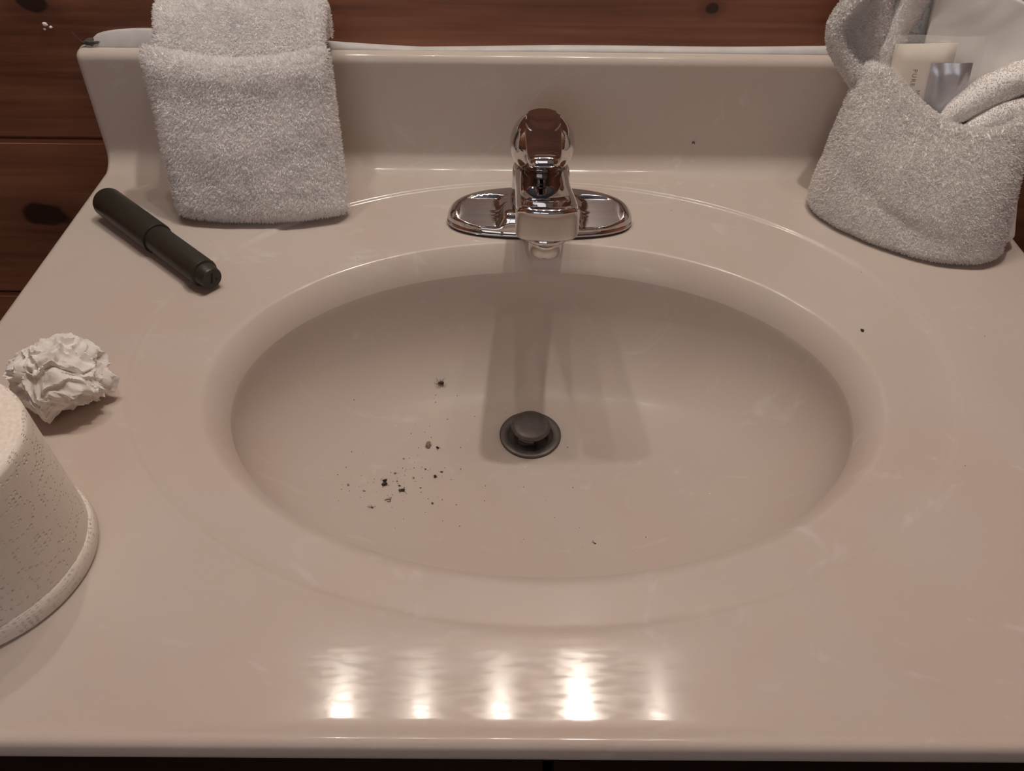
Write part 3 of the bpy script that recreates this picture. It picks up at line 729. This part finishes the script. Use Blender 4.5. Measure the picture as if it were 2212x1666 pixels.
# ------------------------------------------------------------------ toilet roll spindle
A_ = Vector((-.3660, .1622, .0)); B_ = Vector((-.2495, .0600, .0)); ax = (B_ - A_).normalized(); LN = (B_ - A_).length
z0 = on_sink(A_.x + .01, A_.y)[0].z; z1 = on_sink(B_.x, B_.y)[0].z
R1, R2 = .0128, .0112
org = Vector((A_.x, A_.y, R1)); axd = (Vector((B_.x, B_.y, R2 + z1 + .0003)) - org).normalized()
rs = thing('toilet_roll_spindle', 'dark olive plastic toilet roll spindle lying on the counter', 'spindle', loc=(A_.x, A_.y, 0))
def rpart(n, prof, mat='plastic', parent=None):
    o = obj(n, *lathe(prof, 40, axd, org), mat, sharp=35); keep_world(o, rs)
    return o
S1 = LN * .515
rpart('outer_sleeve', [(.0001, 0), (.0105, .0), (.0120, .0010), (.0128, .0032), (R1, S1 - .001), (R1 - .0003, S1), (R2 + .0002, S1 + .0001)])
rpart('inner_barrel', [(R2, S1 - .01), (R2, LN - .0115), (.0108, LN - .0100), (.0098, LN - .0095), (.0090, LN - .0092)])
rpart('end_pin', [(.0092, LN - .012), (.0092, LN - .0055), (.0088, LN - .0045), (.0086, LN - .0012), (.0080, LN), (.0001, LN)])
# slot and dot moulded in the pin's face
e1 = axd.cross(Vector((0, 0, 1))).normalized(); e2 = e1.cross(axd)
if e2.z < 0: e2 = -e2
fc = org + axd * (LN + .0001)
def mark(pts2, name):
    rows = [[fc + axd * d + e1 * a + e2 * b for a, b in pts2] for d in (-.0004, .0002)]
    keep_world(obj(name, *loft(rows), 'plastic_mark', smooth=False), rs)
mark([(.0012 - .0006, -.0035), (.0012 + .0006, -.0035), (-.0010 + .0006, .0045), (-.0010 - .0006, .0045)], 'moulded_slot')
mark([(-.0032 + .0009 * math.cos(t), -.0018 + .0009 * math.sin(t)) for t in np.linspace(0, 2 * PI, 12, endpoint=False)], 'moulded_dot')

# ------------------------------------------------------------------ toilet roll
TR = (-.3075, -.1860, 0.0)
tp = thing('toilet_roll', 'upright embossed white toilet roll at the edge of the counter', 'toilet roll', loc=TR)
RR, RH = .0540, .0935
seg = 96
def roll_profile(prof, name, mat, parent=tp, uvmap=False, tilt=0.0):
    rows = [[((r + (.0006 * math.sin(3 * a + 1))) * math.cos(a), (r + (.0006 * math.sin(3 * a + 1))) * math.sin(a), h + tilt * math.cos(a - .6)) for a in np.linspace(0, 2 * PI, seg + 1)] for r, h in prof]
    v = [p for r in rows for p in r]; f = grid_faces(len(rows), seg + 1)
    o = obj(name, v, f, mat, parent)
    uvl = o.data.uv_layers.new(name='UVMap'); nc = seg + 1
    for lp in o.data.loops: uvl.data[lp.index].uv = ((lp.vertex_index % nc) / seg, (lp.vertex_index // nc) / (len(rows) - 1))
    return o
roll_profile([(RR + .0012, .0120)] + [(RR + .0012 - .0008 * k, .012 + (RH - .0125) * k) for k in np.linspace(.1, .97, 14)] + [(RR - .0002, RH - .0006), (RR - .0016, RH)], 'paper_side', 'roll', uvmap=True)
roll_profile([(RR + .0012, .0003), (RR + .0030, .0008), (RR + .0036, .0030), (RR + .0034, .0085), (RR + .0026, .0112), (RR + .0010, .0124), (RR + .0002, .0126)], 'loose_outer_layer', 'roll', tilt=.0009)
roll_profile([(RR - .0014, RH)] + [(RR - .0014 - k * (RR - .0220), RH + .00012 * math.sin(60 * k)) for k in np.linspace(.02, 1, 40)], 'cut_end', 'roll_end')
roll_profile([(.0208, RH), (.0208, .0005), (.0200, .0005), (.0200, RH + .0002), (.0208, RH + .0002)], 'cardboard_core', 'card')

# ------------------------------------------------------------------ crumpled tissue
from mathutils import noise
def crumple():
    bm = bmesh.new(); bmesh.ops.create_icosphere(bm, subdivisions=6, radius=1.0)
    pts = [Vector(rng.normal(size=3)).normalized() for _ in range(46)]
    hs = [0.72 + 0.30 * random.random() for _ in pts]
    for v in bm.verts:
        d = v.co.normalized()
        # sharp facets: support function of random planes, plus ridged creases
        r = min((h / max(.2, d.dot(p))) for p, h in zip(pts, hs) if d.dot(p) > .2)
        q = d + Vector((noise.noise(d * 2.1), noise.noise(d * 2.1 + Vector((9, 0, 0))), noise.noise(d * 2.1 + Vector((0, 9, 0))))) * .5
        rid = 0
        for k, (fq, am) in enumerate(((1.6, .20), (3.4, .13), (7.0, .045), (14, .012))):
            nz = noise.noise(q * fq + Vector((k * 5.1, 2, 1))); rid += am * (1 - 2 * abs(nz)) ** 1
        v.co = d * (min(r, 1.06) * .88 + rid * .75)
    return bm
bm = crumple()
CB = Vector((-.3140, -.0610, .0))
for v in bm.verts:
    x, y, z = v.co
    # a wide lump drawn out to a corner that sticks out towards the basin and a flap hanging towards the user
    tipw = max(0, x - .45); x2 = x + tipw * .35; z2 = z - tipw * .30
    fl = math.exp(-((x - .22) ** 2 + (y + .78) ** 2) / .035)
    v.co = Vector((x2 * .0290, (y - fl * .22) * .0255, .0228 + (z2 - fl * .28) * .0240))
    v.co.z = max(v.co.z, .0004 + .0002 * noise.noise(v.co * 200))
me = bpy.data.meshes.new('crumpled_tissue'); bm.to_mesh(me); bm.free()
me.polygons.foreach_set('use_smooth', [True] * len(me.polygons)); me.set_sharp_from_angle(angle=math.radians(32)); me.materials.append(M['tissue'])
ct = bpy.data.objects.new('crumpled_tissue', me); COL.objects.link(ct); ct.location = CB; ct.rotation_euler = (0, 0, math.radians(-14))
tag(ct, 'crumpled ball of white tissue paper beside the toilet roll', 'tissue')

# ------------------------------------------------------------------ insects and grime (positions on the basin in metres)
def frame_at(x, y, rz=0.0):
    h, n = on_sink(x, y)
    t = Vector((math.cos(rz), math.sin(rz), 0)); t = (t - n * t.dot(n)).normalized(); b = n.cross(t)
    return Matrix.Translation(h) @ Matrix((t, b, n)).transposed().to_4x4()
def blob(rad, sub=2, amp=.2, seed=0, fq=1.3, c=(0, 0, 0)):
    bm = bmesh.new(); bmesh.ops.create_icosphere(bm, subdivisions=sub, radius=1.0)
    V_ = []
    for v in bm.verts:
        k = 1 + amp * noise.noise(v.co * fq + Vector((seed * 3.7, seed, 0)))
        V_.append((c[0] + v.co.x * rad[0] * k, c[1] + v.co.y * rad[1] * k, c[2] + v.co.z * rad[2] * k))
    F_ = [tuple(q.index for q in p.verts) for p in bm.faces]; bm.free()
    return V_, F_
SPECKS = [(-0.1529, 0.0395), (-0.0873, 0.0638), (-0.0882, 0.0609), (-0.087, 0.0577), (-0.0687, 0.0666), (-0.076, 0.0424), (-0.1028, 0.0333), (-0.0907, 0.0331), (-0.0942, 0.026), (-0.1054, 0.0226), (-0.0886, 0.0212), (-0.0526, 0.0477), (-0.0429, 0.0535), (-0.0258, 0.0533), (-0.1498, -0.0078), (-0.1514, -0.0249), (-0.1559, -0.0346), (-0.0633, 0.0121), (-0.0749, -0.0111), (-0.0693, -0.0233), (-0.0315, -0.002), (-0.0104, -0.0293), (-0.0412, -0.0288), (-0.0414, -0.0448), (-0.0747, -0.0457), (-0.0633, -0.0502), (-0.0864, -0.0603), (-0.0727, -0.0684), (-0.0596, -0.0727), (-0.1018, -0.0702), (-0.1067, -0.0809), (-0.0122, -0.0883), (-0.0111, -0.0841), (0.0065, -0.0437), (0.0131, -0.0612), (0.0315, -0.0723), (0.0325, -0.0927), (0.029, -0.0298), (0.0268, 0.0139), (0.0795, -0.0854), (0.0678, -0.099), (-0.0884, 0.0211), (-0.0981, 0.0084), (-0.0979, 0.0009), (-0.0998, -0.0071), (-0.1044, -0.0038), (-0.1124, -0.015), (-0.1086, -0.0153), (-0.1058, -0.0161), (-0.1063, -0.0181), (-0.1023, -0.016), (-0.0997, -0.0138), (-0.0933, -0.0122), (-0.0944, -0.0142), (-0.0882, -0.0152), (-0.0865, -0.0136), (-0.1179, -0.0212), (-0.1171, -0.0217), (-0.1115, -0.0213), (-0.1063, -0.0227), (-0.0813, -0.0263), (-0.0767, -0.0203), (-0.0691, -0.0236), (-0.0971, -0.0283), (-0.0922, -0.0239), (-0.1513, -0.0247), (-0.1561, -0.0349), (-0.1391, -0.0299), (-0.1498, -0.0075), (-0.1414, -0.0065), (-0.1291, -0.0313), (-0.1332, -0.0361), (-0.1292, -0.0351), (-0.1146, -0.0308), (-0.1105, -0.0326), (-0.1192, -0.0287), (-0.1233, -0.0291), (-0.1508, -0.0491), (-0.1512, -0.0438), (-0.145, -0.0487), (-0.1391, -0.0419), (-0.1256, -0.0447), (-0.1361, -0.0533), (-0.1507, -0.062), (-0.1167, -0.0468), (-0.1133, -0.0455), (-0.1063, -0.0452), (-0.1027, -0.0427), (-0.1043, -0.0506), (-0.0856, -0.046), (-0.0785, -0.0434), (-0.0746, -0.0457), (-0.0632, -0.0503), (-0.0864, -0.0602), (-0.0768, -0.0525), (-0.1121, -0.0587), (-0.0726, -0.0683), (-0.1018, -0.0701), (-0.1116, -0.0269), (-0.0631, 0.012), (-0.075, -0.011), (-0.0917, -0.0393), (-0.1057, -0.0311)]
DECK_SPECKS = [(-0.147, 0.1046), (0.1426, 0.2234), (0.119, 0.1801), (0.259, -0.111), (0.323, 0.0114), (0.259, 0.0917)]
CRUMBS = [(-0.1346, -0.0458), (-0.109, -0.0348), (-0.0991, -0.0248), (-0.062, -0.0118), (-0.0904, -0.0141), (-0.1139, -0.022), (-0.0925, -0.0348), (-0.0819, -0.0504), (-0.1088, -0.0052), (-0.1114, -0.0302), (-0.0772, -0.0159), (-0.147, -0.0428)]
FLAKES = [(-0.1186, 0.028), (-0.0579, 0.0209), (-0.0089, -0.0081), (0.1333, -0.0464)]
BUGS = [(-0.0833, 0.0741), (-0.1209, -0.0318), (-0.1207, -0.0358), (-0.1066, -0.04), (-0.0903, 0.0123), (-0.0824, 0.0099), (-0.0821, -0.0218), (-0.1158, -0.0523), (-0.1263, -0.0624), (0.0413, -0.0891), (0.2369, 0.0193)]

_protos = []
for k in range(5):
    v, f = blob((1, .8, .55), 1, .5, k, 1.6, (0, 0, .35))
    me = bpy.data.meshes.new('grime_speck'); me.from_pydata(v, [], f); me.polygons.foreach_set('use_smooth', [True] * len(f)); me.materials.append(M['crumb'] if k % 3 else M['insect_brown']); _protos.append(me)
def speck(x, y, size, me, name, label, cat, group):
    o = bpy.data.objects.new(name, me); COL.objects.link(o)
    o.matrix_world = frame_at(x, y, random.uniform(0, 6.28)) @ Matrix.Diagonal((size, size, size, 1))
    tag(o, label, cat, group)
for i, (x, y) in enumerate(SPECKS):
    speck(x, y, random.choice((.00030, .00036, .00042, .00052)), _protos[i % 5], 'grime_speck', 'tiny brown grime speck on the basin floor', 'speck', 'grime specks in the basin')
for i, (x, y) in enumerate(DECK_SPECKS):
    speck(x, y, .00040, _protos[i % 5], 'grime_speck', 'tiny brown grime speck on the counter deck', 'speck', 'grime specks on the counter')
v, f = blob((1, .7, .4), 2, .7, 21, 1.8, (0, 0, .25)); _cm = []
for k, mt in enumerate(('crumb_pale', 'crumb', 'crumb_pale')):
    v, f = blob((1, .7, .4), 2, .8, 21 + k, 1.9, (0, 0, .25))
    me = bpy.data.meshes.new('husk_crumb'); me.from_pydata(v, [], f); me.materials.append(M[mt]); _cm.append(me)
for i, (x, y) in enumerate(CRUMBS):
    speck(x, y, random.uniform(.0008, .0014), _cm[i % 3], 'husk_crumb', 'pale brown husk crumb among the grime in the basin', 'crumb', 'husk crumbs in the basin')
v, f = blob((1, .8, .3), 1, .5, 31, 1.6, (0, 0, .15)); me = bpy.data.meshes.new('white_flake'); me.from_pydata(v, [], f); me.materials.append(M['crumb_white'])
for x, y in FLAKES: speck(x, y, .0007, me, 'white_flake', 'tiny white flake on the basin floor', 'flake', 'white flakes in the basin')

def bug(name, i, rz, label, cat='insect'):
    o = bpy.data.objects.new(name, None); o.empty_display_size = .003; COL.objects.link(o)
    o.matrix_world = frame_at(*BUGS[i], rz); return tag(o, label, cat)
def legs(parent, specs, r=.00016, mat='insect_leg'):
    for pts in specs:
        q = smooth_path(pts, 9); v, f = tube([tuple(p) for p in q], [r * (1.2 - .6 * k / 8) for k in range(9)], 5); obj('leg', v, f, mat, parent)
# spider: rounded abdomen, small head part, eight bent legs
sp_ = bug('spider', 0, 0.0, 'small dark brown spider on the basin wall beside the drain', 'spider')
obj('body', *blob((.0021, .0015, .0014), 3, .12, 2, 1.0, (.0006, .0002, .0017)), 'insect_brown', sp_)
obj('head', *blob((.0009, .0008, .0006), 2, .1, 3, 1.0, (-.0017, .0000, .0013)), 'insect_brown', sp_)
legs(sp_, [[(-.0015, .0005, .0013), (-.0034, .0022, .0022), (-.0038, .0046, .0002)], [(-.0013, .0008, .0013), (-.0010, .0027, .0021), (-.0004, .0038, .0002)], [(-.0008, .0008, .0013), (.0012, .0030, .0022), (.0033, .0044, .0002)],
    [(-.0010, -.0006, .0013), (.0020, -.0020, .0018), (.0042, -.0018, .0014), (.0052, .0001, .0002)], [(-.0018, -.0004, .0013), (-.0045, -.0016, .0020), (-.0058, .0006, .0002)], [(-.0016, -.0007, .0013), (-.0020, -.0026, .0020), (-.0034, -.0050, .0002)],
    [(-.0012, -.0008, .0013), (-.0008, -.0027, .0020), (-.0006, -.0046, .0002)], [(-.0020, .0002, .0013), (-.0030, .0001, .0016), (-.0036, -.0012, .0002)]])
b1 = bug('dead_beetle', 1, .5, 'black oval beetle stuck to a second one in the basin grime')
obj('body', *blob((.0019, .0011, .0010), 3, .1, 5, 1.2, (0, 0, .0010)), 'insect', b1); legs(b1, [[(-.001, .0006, .0008), (-.0021, .0018, .0009), (-.0028, .0024, .0001)], [(.0012, .0006, .0008), (.0020, .0014, .0008), (.0028, .0016, .0001)]])
b2 = bug('dead_beetle', 2, .45, 'larger black oval beetle touching the smaller one in the basin grime')
obj('body', *blob((.0024, .0014, .0012), 3, .1, 6, 1.2, (0, 0, .0012)), 'insect', b2); legs(b2, [[(-.001, -.0009, .0008), (-.0020, -.0022, .0008), (-.0022, -.0030, .0001)], [(.0014, -.0008, .0008), (.0026, -.0012, .0008), (.0034, -.0016, .0001)]])
b3 = bug('dead_fly', 3, .2, 'crumpled black fly with a raised wing in the basin grime')
obj('body', *blob((.0018, .0010, .0009), 3, .5, 7, 1.8, (.0006, .0002, .0009)), 'insect', b3)
obj('wing', *loft([[(.0004, .0004, .0012), (.0010, .0003, .0013), (.0026, .0024, .0016), (.0020, .0026, .0016)], [(.0004, .0004, .00135), (.0010, .0003, .00145), (.0026, .0024, .00175), (.0020, .0026, .00175)]]), 'insect_brown', b3, smooth=False)
obj('thorax', *blob((.0012, .0012, .0007), 2, .8, 8, 2.2, (-.0014, .0004, .0007)), 'crumb', b3); legs(b3, [[(.001, -.0006, .0008), (.0022, -.0016, .0009), (.0034, -.0022, .0001)], [(-.001, -.0006, .0008), (-.0018, -.0016, .0006), (-.0024, -.0020, .0001)]])
b5 = bug('dead_fly', 5, -.6, 'small dark fly beside the brown fluff clump in the basin')
obj('body', *blob((.0014, .0009, .0008), 3, .3, 10, 1.5, (0, 0, .0008)), 'insect', b5); legs(b5, [[(.0005, .0005, .0006), (.0014, .0014, .0007), (.0022, .0014, .0001)], [(.0005, -.0005, .0006), (.0012, -.0014, .0007), (.0014, -.0022, .0001)], [(-.0005, .0005, .0006), (-.0012, .0012, .0007), (-.0018, .0012, .0001)]])
b6 = bug('curled_bug', 6, .3, 'round curled black bug in the basin grime')
obj('body', *blob((.0013, .0012, .0010), 3, .15, 11, 1.2, (0, 0, .0010)), 'insect', b6); legs(b6, [[(.0008, -.0004, .0006), (.0016, -.0006, .0006), (.0018, .0004, .0002)]])
fl = tag(obj('fluff_clump', *join(blob((.0021, .0034, .0010), 3, .55, 12, 1.6, (0, 0, .0008)), *[tube([tuple(p) for p in smooth_path([(.0008 * math.cos(a), .002 * math.sin(a), .0008), (.0022 * math.cos(a + .3), .0036 * math.sin(a + .3), .0012), (.0030 * math.cos(a), .0044 * math.sin(a), .0003)], 6)], .00008, 4) for a in np.linspace(0, 6, 11)]), 'crumb_pale'), 'brown fuzzy clump of fluff in the basin', 'fluff')
fl.matrix_world = frame_at(*BUGS[4], -.15)
b7 = bug('insect_husk', 7, .15, 'curled translucent brown insect husk in the basin grime')
obj('body', *tube([tuple(p) for p in smooth_path([(-.0024, 0, .0004), (-.0010, .0011, .0007), (.0010, .0010, .0008), (.0020, -.0003, .0006), (.0010, -.0013, .0005), (-.0008, -.0011, .0004)], 16)], .00035, 6), 'crumb_pale', b7)
legs(b7, [[(.0018, .0004, .0008), (.0024, .0024, .0010), (.0032, .0042, .0002)], [(.0020, .0010, .0008), (.0014, .0026, .0010), (.0004, .0034, .0002)]])
b8 = bug('insect_remains', 8, .1, 'spindly brown remains of legs in the basin grime')
obj('body', *blob((.0009, .0006, .0005), 2, .3, 13, 1.2, (.0002, -.0002, .0005)), 'crumb', b8)
legs(b8, [[(0, 0, .0005), (-.0018, .0006, .0009), (-.0040, .0003, .0002)], [(0, 0, .0005), (.0014, .0008, .0009), (.0034, .0018, .0002)], [(0, 0, .0005), (-.0004, .0016, .0008), (-.0008, .0026, .0002)], [(0, 0, .0005), (-.0016, -.0004, .0006), (-.0030, -.0006, .0002)]])
b9 = bug('midge', 9, -.3, 'thin hair legged midge on the front of the basin')
obj('body', *blob((.0008, .0004, .0004), 2, .2, 14, 1.2, (.0006, -.0004, .0005)), 'crumb', b9)
legs(b9, [[(.0004, -.0003, .0005), (-.0010, .0010, .0008), (-.0022, .0028, .0002)], [(.0004, -.0004, .0005), (-.0010, .0000, .0006), (-.0022, .0006, .0002)]])
dk = tag(obj('dirt_crumb', *blob((.0011, .0014, .0009), 2, .4, 15, 1.6, (0, 0, .0007)), 'insect'), 'single black dirt crumb on the deck beside the oval step', 'crumb'); dk.matrix_world = frame_at(*BUGS[10], .4)
# gnat on the backsplash
gz, gy = .0285, .2464
gn = thing('gnat', 'tiny grey gnat sitting on the backsplash beside the faucet', 'insect', loc=(.1435, gy, gz))
obj('body', *blob((.0012, .0007, .0010), 2, .3, 16, 1.3, (0, -.0007, 0)), 'crumb', gn)
for sx in (-1, 1): obj('wing', *loft([[(.0002 * sx, -.0010, 0), (.0006 * sx, -.0010, .0003), (.0016 * sx, -.0009, -.0012), (.0009 * sx, -.0009, -.0016)], [(.0002 * sx, -.0011, 0), (.0006 * sx, -.0011, .0003), (.0016 * sx, -.0010, -.0012), (.0009 * sx, -.0010, -.0016)]]), 'insect_brown', gn, smooth=False)
# flecks of old plaster on the boards, dark tuft at the end of the caulk
for k, (x, z, r) in enumerate(((-.4175, .1205, .0022), (-.4135, .1180, .0015), (-.4190, .1165, .0012))):
    tag(obj('plaster_fleck', *blob((r, .0009, r * .8), 2, .7, 40 + k, 1.8, (x, WALL_Y - .0003, z)), 'crumb_white'), 'white plaster fleck on the pine board below the dark knot', 'fleck', 'plaster flecks below the knot')
tuft = join(blob((.006, .0025, .0028), 3, .8, 50, 2.0, (-.3815, .2590, .1075)), *[tube([tuple(p) for p in smooth_path([(-.3850 - .0006 * k, .2580, .1060), (-.3870 - .0010 * k, .2565, .1090 + .0010 * k), (-.3885 - .0014 * k, .2560, .1105 + .0022 * k)], 6)], .00015, 4) for k in range(4)])
tag(obj('caulk_dirt', *tuft, 'caulk_dark'), 'dark dirty tuft at the free end of the caulk bead', 'dirt')
